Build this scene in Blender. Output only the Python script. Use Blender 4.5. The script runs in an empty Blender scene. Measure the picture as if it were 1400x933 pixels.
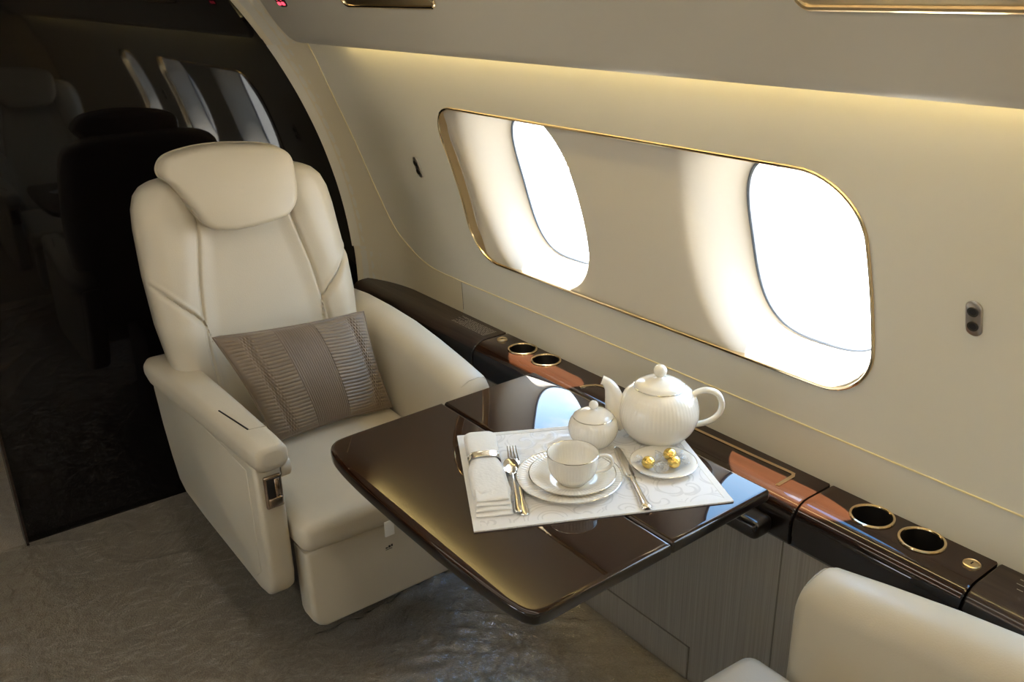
import bpy, bmesh, math, random
from mathutils import Vector, Matrix
random.seed(7)
sin, cos, pi, sqrt = math.sin, math.cos, math.pi, math.sqrt
SC = bpy.context.scene
COL = SC.collection

# Working units: measured from the photograph with the cabin floor at Z0; everything is
# scaled by S to real metres when it is linked.
S, Z0 = 1.04, 0.11
def T(p): return Vector((p[0]*S, p[1]*S, (p[2]-Z0)*S))

# ------------------------------------------------------------------ camera
cam_d = bpy.data.cameras.new('camera'); cam = bpy.data.objects.new('camera', cam_d); COL.objects.link(cam)
F_PX = 1226.0
cam_d.sensor_fit = 'HORIZONTAL'; cam_d.sensor_width = 36.0; cam_d.lens = F_PX/1400*36.0
cam_d.clip_start = 0.02; cam_d.clip_end = 800
yaw, pitch, roll = math.radians(36.78), math.radians(21.9), math.radians(-1.11)
fw = Vector((sin(yaw)*cos(pitch), cos(yaw)*cos(pitch), -sin(pitch)))
rt = Vector((cos(yaw), -sin(yaw), 0)); up = rt.cross(fw)
r2 = rt*cos(roll)+up*sin(roll); u2 = -rt*sin(roll)+up*cos(roll)
M = Matrix((r2, u2, -fw)).transposed().to_4x4(); M.translation = T((0, 0, 1.60))
cam.matrix_world = M
SC.camera = cam

# ------------------------------------------------------------------ view, sky, sun
SC.view_settings.view_transform = 'Standard'; SC.view_settings.look = 'None'
SC.view_settings.gamma = 1.0; SC.view_settings.use_curve_mapping = False
SC.view_settings.exposure = 1.10
SC.cycles.use_denoising = True
SC.cycles.max_bounces = 14; SC.cycles.diffuse_bounces = 8; SC.cycles.glossy_bounces = 5
SC.cycles.transparent_max_bounces = 16; SC.cycles.sample_clamp_indirect = 6.0
SC.cycles.caustics_refractive = False; SC.cycles.caustics_reflective = False; SC.cycles.blur_glossy = 0.5

SKY_STRENGTH, SUN_STRENGTH = 4.8, 27.0
world = bpy.data.worlds.new('sky'); SC.world = world; world.use_nodes = True
def build_world():
    nt = world.node_tree; nt.nodes.clear(); N = nt.nodes.new; L = nt.links.new
    out = N('ShaderNodeOutputWorld'); bg = N('ShaderNodeBackground'); bg.inputs['Strength'].default_value = SKY_STRENGTH
    tc = N('ShaderNodeTexCoord'); sep = N('ShaderNodeSeparateXYZ'); L(tc.outputs['Generated'], sep.inputs[0])
    ramp = N('ShaderNodeValToRGB'); L(sep.outputs['Z'], ramp.inputs[0])
    e = ramp.color_ramp.elements
    e[0].position = 0.0; e[0].color = (1.0, 0.97, 0.93, 1); e[1].position = 0.80; e[1].color = (0.16, 0.45, 0.90, 1)
    m = e.new(0.30); m.color = (0.55, 0.78, 1, 1)
    no = N('ShaderNodeTexNoise'); no.inputs['Scale'].default_value = 3.2; no.inputs['Detail'].default_value = 7; no.inputs['Roughness'].default_value = 0.55
    L(tc.outputs['Generated'], no.inputs['Vector'])
    cr = N('ShaderNodeValToRGB'); cr.color_ramp.elements[0].position = 0.50; cr.color_ramp.elements[1].position = 0.68
    L(no.outputs['Fac'], cr.inputs[0])
    mx = N('ShaderNodeMix'); mx.data_type = 'RGBA'; L(cr.outputs[0], mx.inputs[0]); L(ramp.outputs[0], mx.inputs[6]); mx.inputs[7].default_value = (1.0, 1.0, 1.0, 1)
    L(mx.outputs[2], bg.inputs['Color']); L(bg.outputs[0], out.inputs[0])
build_world()
sun_d = bpy.data.lights.new('sun', 'SUN'); sun_d.energy = SUN_STRENGTH; sun_d.angle = 0.0093; sun_d.color = (1, 0.95, 0.86)
sun = bpy.data.objects.new('sun', sun_d); COL.objects.link(sun)
sun.rotation_euler = Vector((0.105, 0.085, 0.80)).to_track_quat('Z', 'Y').to_euler()
sun.location = (3, 1, 8)

# ------------------------------------------------------------------ materials
def mat(name, col, rough=0.5, metal=0.0, coat=0.0, spec=0.5, var=0.0, scale=(8, 8, 8), col2=None, bump=0.0, bscale=None, detail=4,
        emit=None, estr=0.0, sheen=0.0, contrast=(0.3, 0.7), coat_rough=0.03):
    m = bpy.data.materials.new(name); m.use_nodes = True
    nt = m.node_tree; b = nt.nodes['Principled BSDF']; N = nt.nodes.new; L = nt.links.new
    b.inputs['Base Color'].default_value = (*col, 1); b.inputs['Roughness'].default_value = rough
    b.inputs['Metallic'].default_value = metal; b.inputs['Coat Weight'].default_value = coat; b.inputs['Coat Roughness'].default_value = coat_rough
    b.inputs['Specular IOR Level'].default_value = spec
    if sheen: b.inputs['Sheen Weight'].default_value = sheen
    if emit: b.inputs['Emission Color'].default_value = (*emit, 1); b.inputs['Emission Strength'].default_value = estr
    tc = N('ShaderNodeTexCoord')
    if col2:
        mp = N('ShaderNodeMapping'); mp.inputs['Scale'].default_value = scale; L(tc.outputs['Object'], mp.inputs[0])
        no = N('ShaderNodeTexNoise'); no.inputs['Scale'].default_value = 1; no.inputs['Detail'].default_value = detail; L(mp.outputs[0], no.inputs['Vector'])
        cr = N('ShaderNodeValToRGB'); cr.color_ramp.elements[0].position = contrast[0]; cr.color_ramp.elements[1].position = contrast[1]
        cr.color_ramp.elements[0].color = (*col, 1); cr.color_ramp.elements[1].color = (*col2, 1)
        L(no.outputs['Fac'], cr.inputs[0]); L(cr.outputs[0], b.inputs['Base Color'])
    if bump:
        mp2 = N('ShaderNodeMapping'); bs = bscale or (60, 60, 60); mp2.inputs['Scale'].default_value = bs; L(tc.outputs['Object'], mp2.inputs[0])
        n2 = N('ShaderNodeTexNoise'); n2.inputs['Scale'].default_value = 1; n2.inputs['Detail'].default_value = 3; L(mp2.outputs[0], n2.inputs['Vector'])
        bp = N('ShaderNodeBump'); bp.inputs['Strength'].default_value = bump; bp.inputs['Distance'].default_value = 0.004
        L(n2.outputs['Fac'], bp.inputs['Height']); L(bp.outputs[0], b.inputs['Normal'])
    return m

LEATHER = mat('cream_leather', (0.505, 0.452, 0.352), 0.42, col2=(0.545, 0.49, 0.385), scale=(5, 5, 5), bump=0.08, bscale=(350, 350, 350))
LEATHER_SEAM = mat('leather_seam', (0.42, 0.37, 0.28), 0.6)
WALL = mat('cream_wall_panel', (0.69, 0.66, 0.585), 0.33, spec=0.5, bump=0.03, bscale=(500, 500, 500))
BAND = mat('cream_end_panel', (0.70, 0.63, 0.49), 0.45, bump=0.03, bscale=(500, 500, 500))
SEAM = mat('pale_yellow_piping', (0.68, 0.59, 0.36), 0.5)
JOINT = mat('panel_joint', (0.16, 0.14, 0.11), 0.7)
REVEAL = mat('window_panel', (0.69, 0.64, 0.555), 0.38, bump=0.02, bscale=(400, 400, 400))
GOLD = mat('polished_gold', (0.86, 0.68, 0.42), 0.12, metal=1)
GOLDFOIL = mat('gold_foil', (0.90, 0.66, 0.20), 0.16, metal=1, bump=0.7, bscale=(130, 130, 130))
BRONZE = mat('brushed_bronze', (0.40, 0.31, 0.24), 0.22, metal=1)
BRASS = mat('brushed_brass', (0.70, 0.56, 0.34), 0.3, metal=1)
CHROME = mat('polished_silver', (0.86, 0.84, 0.80), 0.10, metal=1)
NICKEL = mat('satin_nickel', (0.62, 0.56, 0.50), 0.28, metal=1)
WOOD = mat('mahogany_veneer', (0.0165, 0.0054, 0.0020), 0.4, spec=0.02, coat=1.0, col2=(0.023, 0.0074, 0.0027), scale=(55, 4, 55), detail=2, coat_rough=0.015)
WOODEDGE = mat('black_lacquer_edge', (0.008, 0.005, 0.004), 0.3, spec=0.1, coat=1.0)
WOODEND = mat('dark_smoked_veneer', (0.020, 0.012, 0.010), 0.4, spec=0.1, coat=0.6, col2=(0.045, 0.030, 0.024), scale=(90, 5, 60), coat_rough=0.08)
LACQUER = mat('black_piano_lacquer', (0.004, 0.003, 0.003), 0.03, spec=0.32)
DARK = mat('dark_cavity', (0.006, 0.005, 0.005), 0.5)
DARKMETAL = mat('dark_steel', (0.10, 0.09, 0.08), 0.35, metal=1)
CARPET = None
PORC = mat('white_bone_china', (0.80, 0.77, 0.70), 0.12, coat=0.6)
LINEN = mat('white_linen', (0.80, 0.79, 0.76), 0.8, bump=0.25, bscale=(160, 160, 160), sheen=0.2)
GASKET = mat('grey_blue_gasket', (0.10, 0.12, 0.15), 0.5)
CABINET = mat('grey_striated_veneer', (0.27, 0.24, 0.20), 0.4, coat=0.3, col2=(0.37, 0.335, 0.285), scale=(330, 330, 3), detail=3, coat_rough=0.15)
TARMAC = mat('pale_concrete', (0.47, 0.43, 0.37), 0.9, col2=(0.54, 0.50, 0.43), scale=(0.3, 0.3, 0.3))
PRINT = mat('grey_print', (0.30, 0.28, 0.26), 0.6)
CEIL = mat('headliner_cream', (0.53, 0.495, 0.425), 0.32, bump=0.02, bscale=(500, 500, 500))
PILLOW = mat('taupe_satin', (0.17, 0.125, 0.085), 0.45, col2=(0.21, 0.16, 0.11), scale=(12, 12, 12), sheen=0.15)
PILLOWBAND = mat('taupe_cord', (0.15, 0.108, 0.074), 0.5, col2=(0.19, 0.14, 0.10), scale=(12, 12, 12), sheen=0.1)
REDLIT = mat('red_lit_symbol', (0.5, 0.02, 0.04), 0.5, emit=(1.0, 0.06, 0.10), estr=1.2)
COVELAMP = mat('warm_cove_lamp', (1, 0.9, 0.6), 0.5, emit=(1.0, 0.80, 0.36), estr=14.0)

def glassy(name, tint, gl, rough=0.0, extra_bump=0.0, bscale=40, ior=1.45):
    m = bpy.data.materials.new(name); m.use_nodes = True; nt = m.node_tree; nt.nodes.clear(); N = nt.nodes.new; L = nt.links.new
    o = N('ShaderNodeOutputMaterial'); mx = N('ShaderNodeMixShader'); t = N('ShaderNodeBsdfTransparent'); g = N('ShaderNodeBsdfGlossy')
    t.inputs[0].default_value = (*tint, 1); g.inputs['Roughness'].default_value = rough
    fr = N('ShaderNodeLayerWeight'); fr.inputs[0].default_value = 0.5
    pw = N('ShaderNodeMath'); pw.operation = 'POWER'; pw.inputs[1].default_value = 5.0; L(fr.outputs['Facing'], pw.inputs[0])
    f0 = ((ior-1)/(ior+1))**2*2
    sc_ = N('ShaderNodeMath'); sc_.operation = 'MULTIPLY_ADD'; sc_.inputs[1].default_value = 1-f0; sc_.inputs[2].default_value = f0; L(pw.outputs[0], sc_.inputs[0])
    mu = N('ShaderNodeMath'); mu.operation = 'MULTIPLY'; mu.use_clamp = True; mu.inputs[1].default_value = gl; L(sc_.outputs[0], mu.inputs[0])
    L(mu.outputs[0], mx.inputs[0]); L(t.outputs[0], mx.inputs[1]); L(g.outputs[0], mx.inputs[2]); L(mx.outputs[0], o.inputs[0])
    if extra_bump:
        tc = N('ShaderNodeTexCoord'); n = N('ShaderNodeTexNoise'); n.inputs['Scale'].default_value = bscale; n.inputs['Detail'].default_value = 5
        L(tc.outputs['Object'], n.inputs['Vector']); b = N('ShaderNodeBump'); b.inputs['Strength'].default_value = extra_bump; b.inputs['Distance'].default_value = 0.03; n.inputs['Distortion'].default_value = 1.6
        L(n.outputs['Fac'], b.inputs['Height']); L(b.outputs[0], g.inputs['Normal'])
    return m
PANE = glassy('clear_window_acrylic', (0.97, 0.98, 1.0), 1.0)
FILM = glassy('clear_floor_film', (0.97, 0.97, 0.96), 2.4, 0.07, 0.7, 16, 1.45)
CELLO = glassy('clear_cellophane', (0.88, 0.89, 0.90), 3.2, 0.06, 0.8, 120, 1.5)

def carpet_mat():
    m = mat('taupe_carpet', (0.10, 0.085, 0.065), 0.95, sheen=0.3); nt = m.node_tree; N = nt.nodes.new; L = nt.links.new; b = nt.nodes['Principled BSDF']
    tc = N('ShaderNodeTexCoord'); n1 = N('ShaderNodeTexNoise'); n1.inputs['Scale'].default_value = 3.0; n1.inputs['Detail'].default_value = 2; n1.inputs['Distortion'].default_value = 1.5
    L(tc.outputs['Object'], n1.inputs['Vector'])
    w = N('ShaderNodeMath'); w.operation = 'MULTIPLY'; w.inputs[1].default_value = 60; L(n1.outputs['Fac'], w.inputs[0])
    s = N('ShaderNodeMath'); s.operation = 'SINE'; L(w.outputs[0], s.inputs[0])
    n2 = N('ShaderNodeTexNoise'); n2.inputs['Scale'].default_value = 260; n2.inputs['Detail'].default_value = 2; L(tc.outputs['Object'], n2.inputs['Vector'])
    a = N('ShaderNodeMath'); a.operation = 'MULTIPLY_ADD'; a.inputs[1].default_value = 0.10; L(s.outputs[0], a.inputs[0]); L(n2.outputs['Fac'], a.inputs[2])
    cr = N('ShaderNodeValToRGB'); cr.color_ramp.elements[0].position = 0.25; cr.color_ramp.elements[1].position = 0.8
    cr.color_ramp.elements[0].color = (0.26, 0.215, 0.160, 1); cr.color_ramp.elements[1].color = (0.38, 0.315, 0.235, 1)
    L(a.outputs[0], cr.inputs[0]); L(cr.outputs[0], b.inputs['Base Color'])
    bp = N('ShaderNodeBump'); bp.inputs['Strength'].default_value = 0.6; bp.inputs['Distance'].default_value = 0.006; L(a.outputs[0], bp.inputs['Height']); L(bp.outputs[0], b.inputs['Normal'])
    return m
CARPET = carpet_mat()

def damask_mat():
    m = mat('damask_cloth', (0.80, 0.79, 0.78), 0.6, sheen=0.2); nt = m.node_tree; N = nt.nodes.new; L = nt.links.new; b = nt.nodes['Principled BSDF']
    tc = N('ShaderNodeTexCoord'); mp = N('ShaderNodeMapping'); mp.inputs['Scale'].default_value = (1, 1, 0); L(tc.outputs['Object'], mp.inputs[0])
    v = N('ShaderNodeTexVoronoi'); v.inputs['Scale'].default_value = 15; v.inputs['Randomness'].default_value = 0.75
    n1 = N('ShaderNodeTexNoise'); n1.inputs['Scale'].default_value = 26; n1.inputs['Detail'].default_value = 1
    L(mp.outputs[0], v.inputs['Vector']); L(mp.outputs[0], n1.inputs['Vector'])
    sub = N('ShaderNodeVectorMath'); sub.operation = 'SUBTRACT'; sc = N('ShaderNodeVectorMath'); sc.operation = 'SCALE'; sc.inputs['Scale'].default_value = 15
    # spiral inside each cell: angle from the cell centre plus distance
    L(mp.outputs[0], sc.inputs[0]); L(sc.outputs[0], sub.inputs[0])
    vs = N('ShaderNodeVectorMath'); vs.operation = 'SCALE'; vs.inputs['Scale'].default_value = 15; L(v.outputs['Position'], vs.inputs[0]); L(vs.outputs[0], sub.inputs[1])
    sep = N('ShaderNodeSeparateXYZ'); L(sub.outputs[0], sep.inputs[0])
    at = N('ShaderNodeMath'); at.operation = 'ARCTAN2'; L(sep.outputs['Y'], at.inputs[0]); L(sep.outputs['X'], at.inputs[1])
    ml = N('ShaderNodeMath'); ml.operation = 'MULTIPLY_ADD'; ml.inputs[1].default_value = 19; L(v.outputs['Distance'], ml.inputs[0]); L(at.outputs[0], ml.inputs[2])
    si = N('ShaderNodeMath'); si.operation = 'SINE'; L(ml.outputs[0], si.inputs[0])
    ad = N('ShaderNodeMath'); ad.operation = 'MULTIPLY_ADD'; ad.inputs[1].default_value = 1.6; L(n1.outputs['Fac'], ad.inputs[0]); L(si.outputs[0], ad.inputs[2])
    cr = N('ShaderNodeValToRGB'); e = cr.color_ramp.elements; e[0].position = 0.0; e[0].color = (0.80, 0.79, 0.78, 1); e[1].position = 1.0; e[1].color = (0.80, 0.79, 0.78, 1)
    for p, c in ((0.62, 0.80), (0.70, 0.66), (0.86, 0.66), (0.94, 0.80)):
        q = e.new(p); q.color = (c, c*0.985, c*0.965, 1)
    hf = N('ShaderNodeMath'); hf.operation = 'MULTIPLY'; hf.inputs[1].default_value = 0.55; L(ad.outputs[0], hf.inputs[0])
    L(hf.outputs[0], cr.inputs[0]); L(cr.outputs[0], b.inputs['Base Color'])
    rr = N('ShaderNodeMapRange'); rr.inputs['To Min'].default_value = 0.62; rr.inputs['To Max'].default_value = 0.35; L(hf.outputs[0], rr.inputs[0]); L(rr.outputs[0], b.inputs['Roughness'])
    return m
DAMASK = damask_mat()

# ------------------------------------------------------------------ mesh helpers (working units)
class Shape:
    def __init__(s): s.v, s.f = [], []
    def add(s, vf):
        v, f = vf; o = len(s.v); s.v += [tuple(p) for p in v]; s.f += [tuple(i+o for i in q) for q in f]; return s
def join(*vfs):
    s = Shape()
    for q in vfs: s.add(q)
    return s.v, s.f
def grid(fn, nu, nv, cu=False, cv=False):
    v = [fn(i/(nu if cu else nu-1), j/(nv if cv else nv-1)) for i in range(nu) for j in range(nv)]
    f = []
    for i in range(nu if cu else nu-1):
        for j in range(nv if cv else nv-1):
            a, b = (i*nv+j), (((i+1) % nu)*nv+j); c, d = ((i+1) % nu)*nv+(j+1) % nv, i*nv+(j+1) % nv
            f.append((a, b, c, d))
    return v, f
def loft(loops, caps=True, closed=True, ring=False):
    n = len(loops[0]); v = [p for l in loops for p in l]; f = []
    m = len(loops)
    for i in range(m if ring else m-1):
        for j in range(n if closed else n-1):
            k = (i+1) % m
            f.append((i*n+j, i*n+(j+1) % n, k*n+(j+1) % n, k*n+j))
    if caps and not ring:
        f.append(tuple(range(n-1, -1, -1))); f.append(tuple((m-1)*n+j for j in range(n)))
    return v, f
def frames(path, closed=False, up0=None):
    P = [Vector(p) for p in path]; n = len(P); out = []
    prev = None
    for i in range(n):
        a = P[(i-1) % n] if (closed or i) else P[0]; b = P[(i+1) % n] if (closed or i < n-1) else P[-1]
        t = (b-a).normalized()
        if prev is None:
            u = Vector(up0) if up0 else (Vector((0, 0, 1)) if abs(t.z) < 0.9 else Vector((1, 0, 0)))
        else: u = prev
        u = (u - t*u.dot(t)).normalized(); prev = u
        out.append((P[i], t, u, t.cross(u)))
    return out
def tube(path, r, n=8, closed=False, flat=1.0, up0=None):
    R = r if isinstance(r, (list, tuple)) else [r]*len(path)
    loops = []
    for (p, t, u, w), q in zip(frames(path, closed, up0), R):
        loops.append([tuple(p+u*(q*flat*cos(2*pi*k/n))+w*(q*sin(2*pi*k/n))) for k in range(n)])
    return loft(loops, True, True, closed)
def spline(pts, n=8, closed=False):
    P = [Vector(p) for p in pts]; out = []; m = len(P)
    for i in range(m if closed else m-1):
        g = lambda k: P[k % m] if closed else P[max(0, min(m-1, k))]
        a, b, c, d = g(i-1), g(i), g(i+1), g(i+2)
        for k in range(n):
            t = k/n
            out.append(0.5*((2*b)+(c-a)*t+(2*a-5*b+4*c-d)*t*t+(3*b-a-3*c+d)*t*t*t))
    if not closed: out.append(P[-1])
    return out
def lathe(prof, c=(0, 0, 0), n=48, flute=None):
    # prof: (r, z); flute(z) -> relative depth; ends on the axis are closed by a tiny cap
    loops = []
    for r, z in prof:
        l = []
        for k in range(n):
            a = 2*pi*k/n; rr = r
            if flute: rr *= 1+flute(z)*cos(a*flute.count)
            l.append((c[0]+rr*cos(a), c[1]+rr*sin(a), c[2]+z))
        loops.append(l)
    return loft(loops, True, True)
def ring(c, r, t, n=48, m=8, flat=1.0):
    return tube([(c[0]+r*cos(2*pi*k/n), c[1]+r*sin(2*pi*k/n), c[2]) for k in range(n)], t, m, True, flat)
def bm_out(bm):
    bm.verts.index_update(); v = [tuple(q.co) for q in bm.verts]; f = [tuple(x.index for x in q.verts) for q in bm.faces]; bm.free(); return v, f
def rbox(x0, x1, y0, y1, z0, z1, r=0.0, seg=3):
    bm = bmesh.new(); bmesh.ops.create_cube(bm, size=1)
    for q in bm.verts: q.co = ((x0+x1)/2+q.co.x*(x1-x0), (y0+y1)/2+q.co.y*(y1-y0), (z0+z1)/2+q.co.z*(z1-z0))
    if r > 0: bmesh.ops.bevel(bm, geom=bm.edges[:], offset=r, segments=seg, profile=0.5, affect='EDGES')
    return bm_out(bm)
def prism(poly, vec, r=0.0, seg=3, both=True):
    bm = bmesh.new(); A = [bm.verts.new(p) for p in poly]; f = bm.faces.new(A)
    e = bmesh.ops.extrude_face_region(bm, geom=[f]); nv = [g for g in e['geom'] if isinstance(g, bmesh.types.BMVert)]
    bmesh.ops.translate(bm, verts=nv, vec=vec)
    bmesh.ops.recalc_face_normals(bm, faces=bm.faces)
    if r > 0:
        ed = [q for q in bm.edges if q.is_manifold and any(len(x.verts) > 4 or len(x.verts) == len(poly) for x in q.link_faces)]
        bmesh.ops.bevel(bm, geom=ed, offset=r, segments=seg, profile=0.5, affect='EDGES', clamp_overlap=True)
    return bm_out(bm)
def rrect(cx, cy, a, b, r, n=8):
    out = []
    for (sx, sy, a0) in ((1, 1, 0), (-1, 1, pi/2), (-1, -1, pi), (1, -1, 3*pi/2)):
        for k in range(n+1):
            t = a0+pi/2*k/n; out.append((cx+sx*(a-r)+r*cos(t), cy+sy*(b-r)+r*sin(t)))
    return out
def ellipsoid(c, rx, ry, rz, n=20, m=12):
    return loft([[(c[0]+rx*cos(2*pi*k/n)*sin(t), c[1]+ry*sin(2*pi*k/n)*sin(t), c[2]-rz*cos(t)) for k in range(n)]
                 for t in [0.02+(pi-0.04)*j/(m-1) for j in range(m)]])

RAW = {}
# The table, the tea things and the seats are modelled in a unit of their own: UK working units, raised by UZ.
UK, UZ = 1.0, 0.0
def U(p): return Vector((p[0]*UK, p[1]*UK, p[2]*UK+UZ))
def furniture_units(on):
    global UK, UZ
    UK, UZ = (0.893, 0.1712) if on else (1.0, 0.0)
def obj(name, vf, material, parent=None, smooth=35, origin=None, kind=None, label=None, cat=None, group=None):
    v, f = vf; v = [U(p) for p in v]
    if parent is not None: o0 = RAW[parent.name]
    elif origin is not None: o0 = U(origin)
    else:
        xs = [p[0] for p in v]; ys = [p[1] for p in v]; zs = [p[2] for p in v]
        o0 = Vector(((min(xs)+max(xs))/2, (min(ys)+max(ys))/2, min(zs)))
    me = bpy.data.meshes.new(name)
    me.from_pydata([tuple((Vector(p)-o0)*S) for p in v], [], f)
    bm = bmesh.new(); bm.from_mesh(me); bmesh.ops.remove_doubles(bm, verts=bm.verts, dist=1e-6)
    bmesh.ops.recalc_face_normals(bm, faces=bm.faces); bm.to_mesh(me); bm.free()
    me.materials.append(material)
    if smooth:
        me.shade_smooth(); me.set_sharp_from_angle(angle=math.radians(smooth))
        for q in me.polygons:
            if q.loop_total > 14: q.use_smooth = False
    o = bpy.data.objects.new(name, me); COL.objects.link(o)
    if parent is not None: o.parent = parent
    else: o.location = T(o0)
    RAW[o.name] = o0
    if kind: o['kind'] = kind
    if label: o['label'] = label
    if cat: o['category'] = cat
    if group: o['group'] = group
    return o
def thing(name, loc, label, cat, group=None, kind=None):
    o = bpy.data.objects.new(name, None); o.empty_display_size = 0.05; COL.objects.link(o); RAW[o.name] = U(loc); o.location = T(RAW[o.name])
    if label: o['label'] = label
    if cat: o['category'] = cat
    if group: o['group'] = group
    if kind: o['kind'] = kind
    return o
def edge_material(o, m, test):
    o.data.materials.append(m)
    for q in o.data.polygons:
        if test(q): q.material_index = 1
def cut(o, cutter_vf):
    # boolean difference, baked into the mesh; the cutter is removed again
    c = obj('cutter', cutter_vf, DARK, smooth=0)
    m = o.modifiers.new('b', 'BOOLEAN'); m.operation = 'DIFFERENCE'; m.solver = 'EXACT'; m.object = c
    bpy.context.view_layer.update()
    dg = bpy.context.evaluated_depsgraph_get()
    me = bpy.data.meshes.new_from_object(o.evaluated_get(dg)); o.modifiers.clear(); o.data = me
    me.shade_smooth(); me.set_sharp_from_angle(angle=math.radians(30))
    bpy.data.objects.remove(c)
def sstep(a, b, x):
    t = max(0.0, min(1.0, (x-a)/(b-a))); return t*t*(3-2*t)

# ------------------------------------------------------------------ the fuselage wall surface
CX, CZ, CR = -0.0157, 0.6859, 1.398
YB = 2.60                                       # the black bulkhead
def inset(Y):
    if Y <= 2.33: return 0.0
    t = min(1.0, (Y-2.33)/0.27); return 0.083*(1-sqrt(max(0.0, 1-t*t)))*0.55+0.083*0.45*t*t
def wx(Y, z, d=0.0, side=1):
    z = max(z, 0.59)                            # below the ledge the lining drops straight to the floor
    return CX+side*(sqrt(max(0.0, CR*CR-(z-CZ)**2))-inset(Y)+d)
def ws(Y, z, d=0.0, side=1): return (wx(Y, z, d, side), Y, z)

ZLOW, ZRA, ZRB, ZTOP = 0.10, 0.80, 1.44, 1.66
FZ0, FZ1, FR = 0.888, 1.312, 0.11
def fpath(y0, y1, n=14, off=0.0): return rrect((y0+y1)/2, (FZ0+FZ1)/2, (y1-y0)/2+off, (FZ1-FZ0)/2+off, min(FR, (y1-y0)/2-0.01)+off, n)
def ray_rect(c, p, y0, y1, z0, z1):
    dy, dz = p[0]-c[0], p[1]-c[1]; t = 1e9
    if dy > 1e-9: t = min(t, (y1-c[0])/dy)
    if dy < -1e-9: t = min(t, (y0-c[0])/dy)
    if dz > 1e-9: t = min(t, (z1-c[1])/dz)
    if dz < -1e-9: t = min(t, (z0-c[1])/dz)
    return (c[0]+dy*t, c[1]+dz*t)
def wall_patch(y0, y1, py0, py1, side):
    P = fpath(y0, y1); c = ((y0+y1)/2, (FZ0+FZ1)/2)
    # points on the frame rim and on the patch edge, matched by rays; exact corners added
    Q = []
    dense = []
    n = len(P)
    for i in range(n):
        a, b = P[i], P[(i+1) % n]; k = max(1, int(math.hypot(b[0]-a[0], b[1]-a[1])/0.03))
        for j in range(k): dense.append((a[0]+(b[0]-a[0])*j/k, a[1]+(b[1]-a[1])*j/k))
    outer = [ray_rect(c, p, py0, py1, ZRA, ZRB) for p in dense]
    for cy in (py0, py1):
        for cz in (ZRA, ZRB):
            k = min(range(len(outer)), key=lambda i: (outer[i][0]-cy)**2+(outer[i][1]-cz)**2); outer[k] = (cy, cz)
    loops = []
    for s in [i/6 for i in range(7)]:
        loops.append([ws(p[0]+(q[0]-p[0])*s, p[1]+(q[1]-p[1])*s, 0, side) for p, q in zip(dense, outer)])
    return loft(loops, False)
def wall_grid(y0, y1, z0, z1, side, dy=0.03, dz=0.04):
    ny = max(2, int((y1-y0)/dy)+1); nz = max(2, int((z1-z0)/dz)+1)
    return grid(lambda a, b: ws(y0+(y1-y0)*a, z0+(z1-z0)*b, 0, side), ny, nz)

WA, WB_, WZC = 0.155, 0.188, 1.118               # half size and centre height of a pane
PD0, PD = 0.008, 0.105
def win_loop(yc, n=72, off=0.0):
    out = []
    for k in range(n):
        t = 2*pi*k/n; e = 2/3.0
        out.append((yc+(WA+off)*math.copysign(abs(cos(t))**e, cos(t)), WZC+(WB_+off)*math.copysign(abs(sin(t))**e, sin(t))))
    return out
def clip_cell(yc, d, ya, yb, y0, y1):
    # where the ray from (yc, WZC) along d leaves the frame or the cell [ya, yb]
    r = min(FR, (y1-y0)/2-0.01); lo, hi = 0.0, 3.0
    def inside(p):
        if not (ya <= p[0] <= yb and y0 <= p[0] <= y1 and FZ0 <= p[1] <= FZ1): return False
        cy = min(max(p[0], y0+r), y1-r); cz = min(max(p[1], FZ0+r), FZ1-r)
        return math.hypot(p[0]-cy, p[1]-cz) <= r+1e-9
    for _ in range(40):
        m = (lo+hi)/2
        if inside((yc+d[0]*m, WZC+d[1]*m)): lo = m
        else: hi = m
    return (yc+d[0]*lo, WZC+d[1]*lo)
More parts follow.
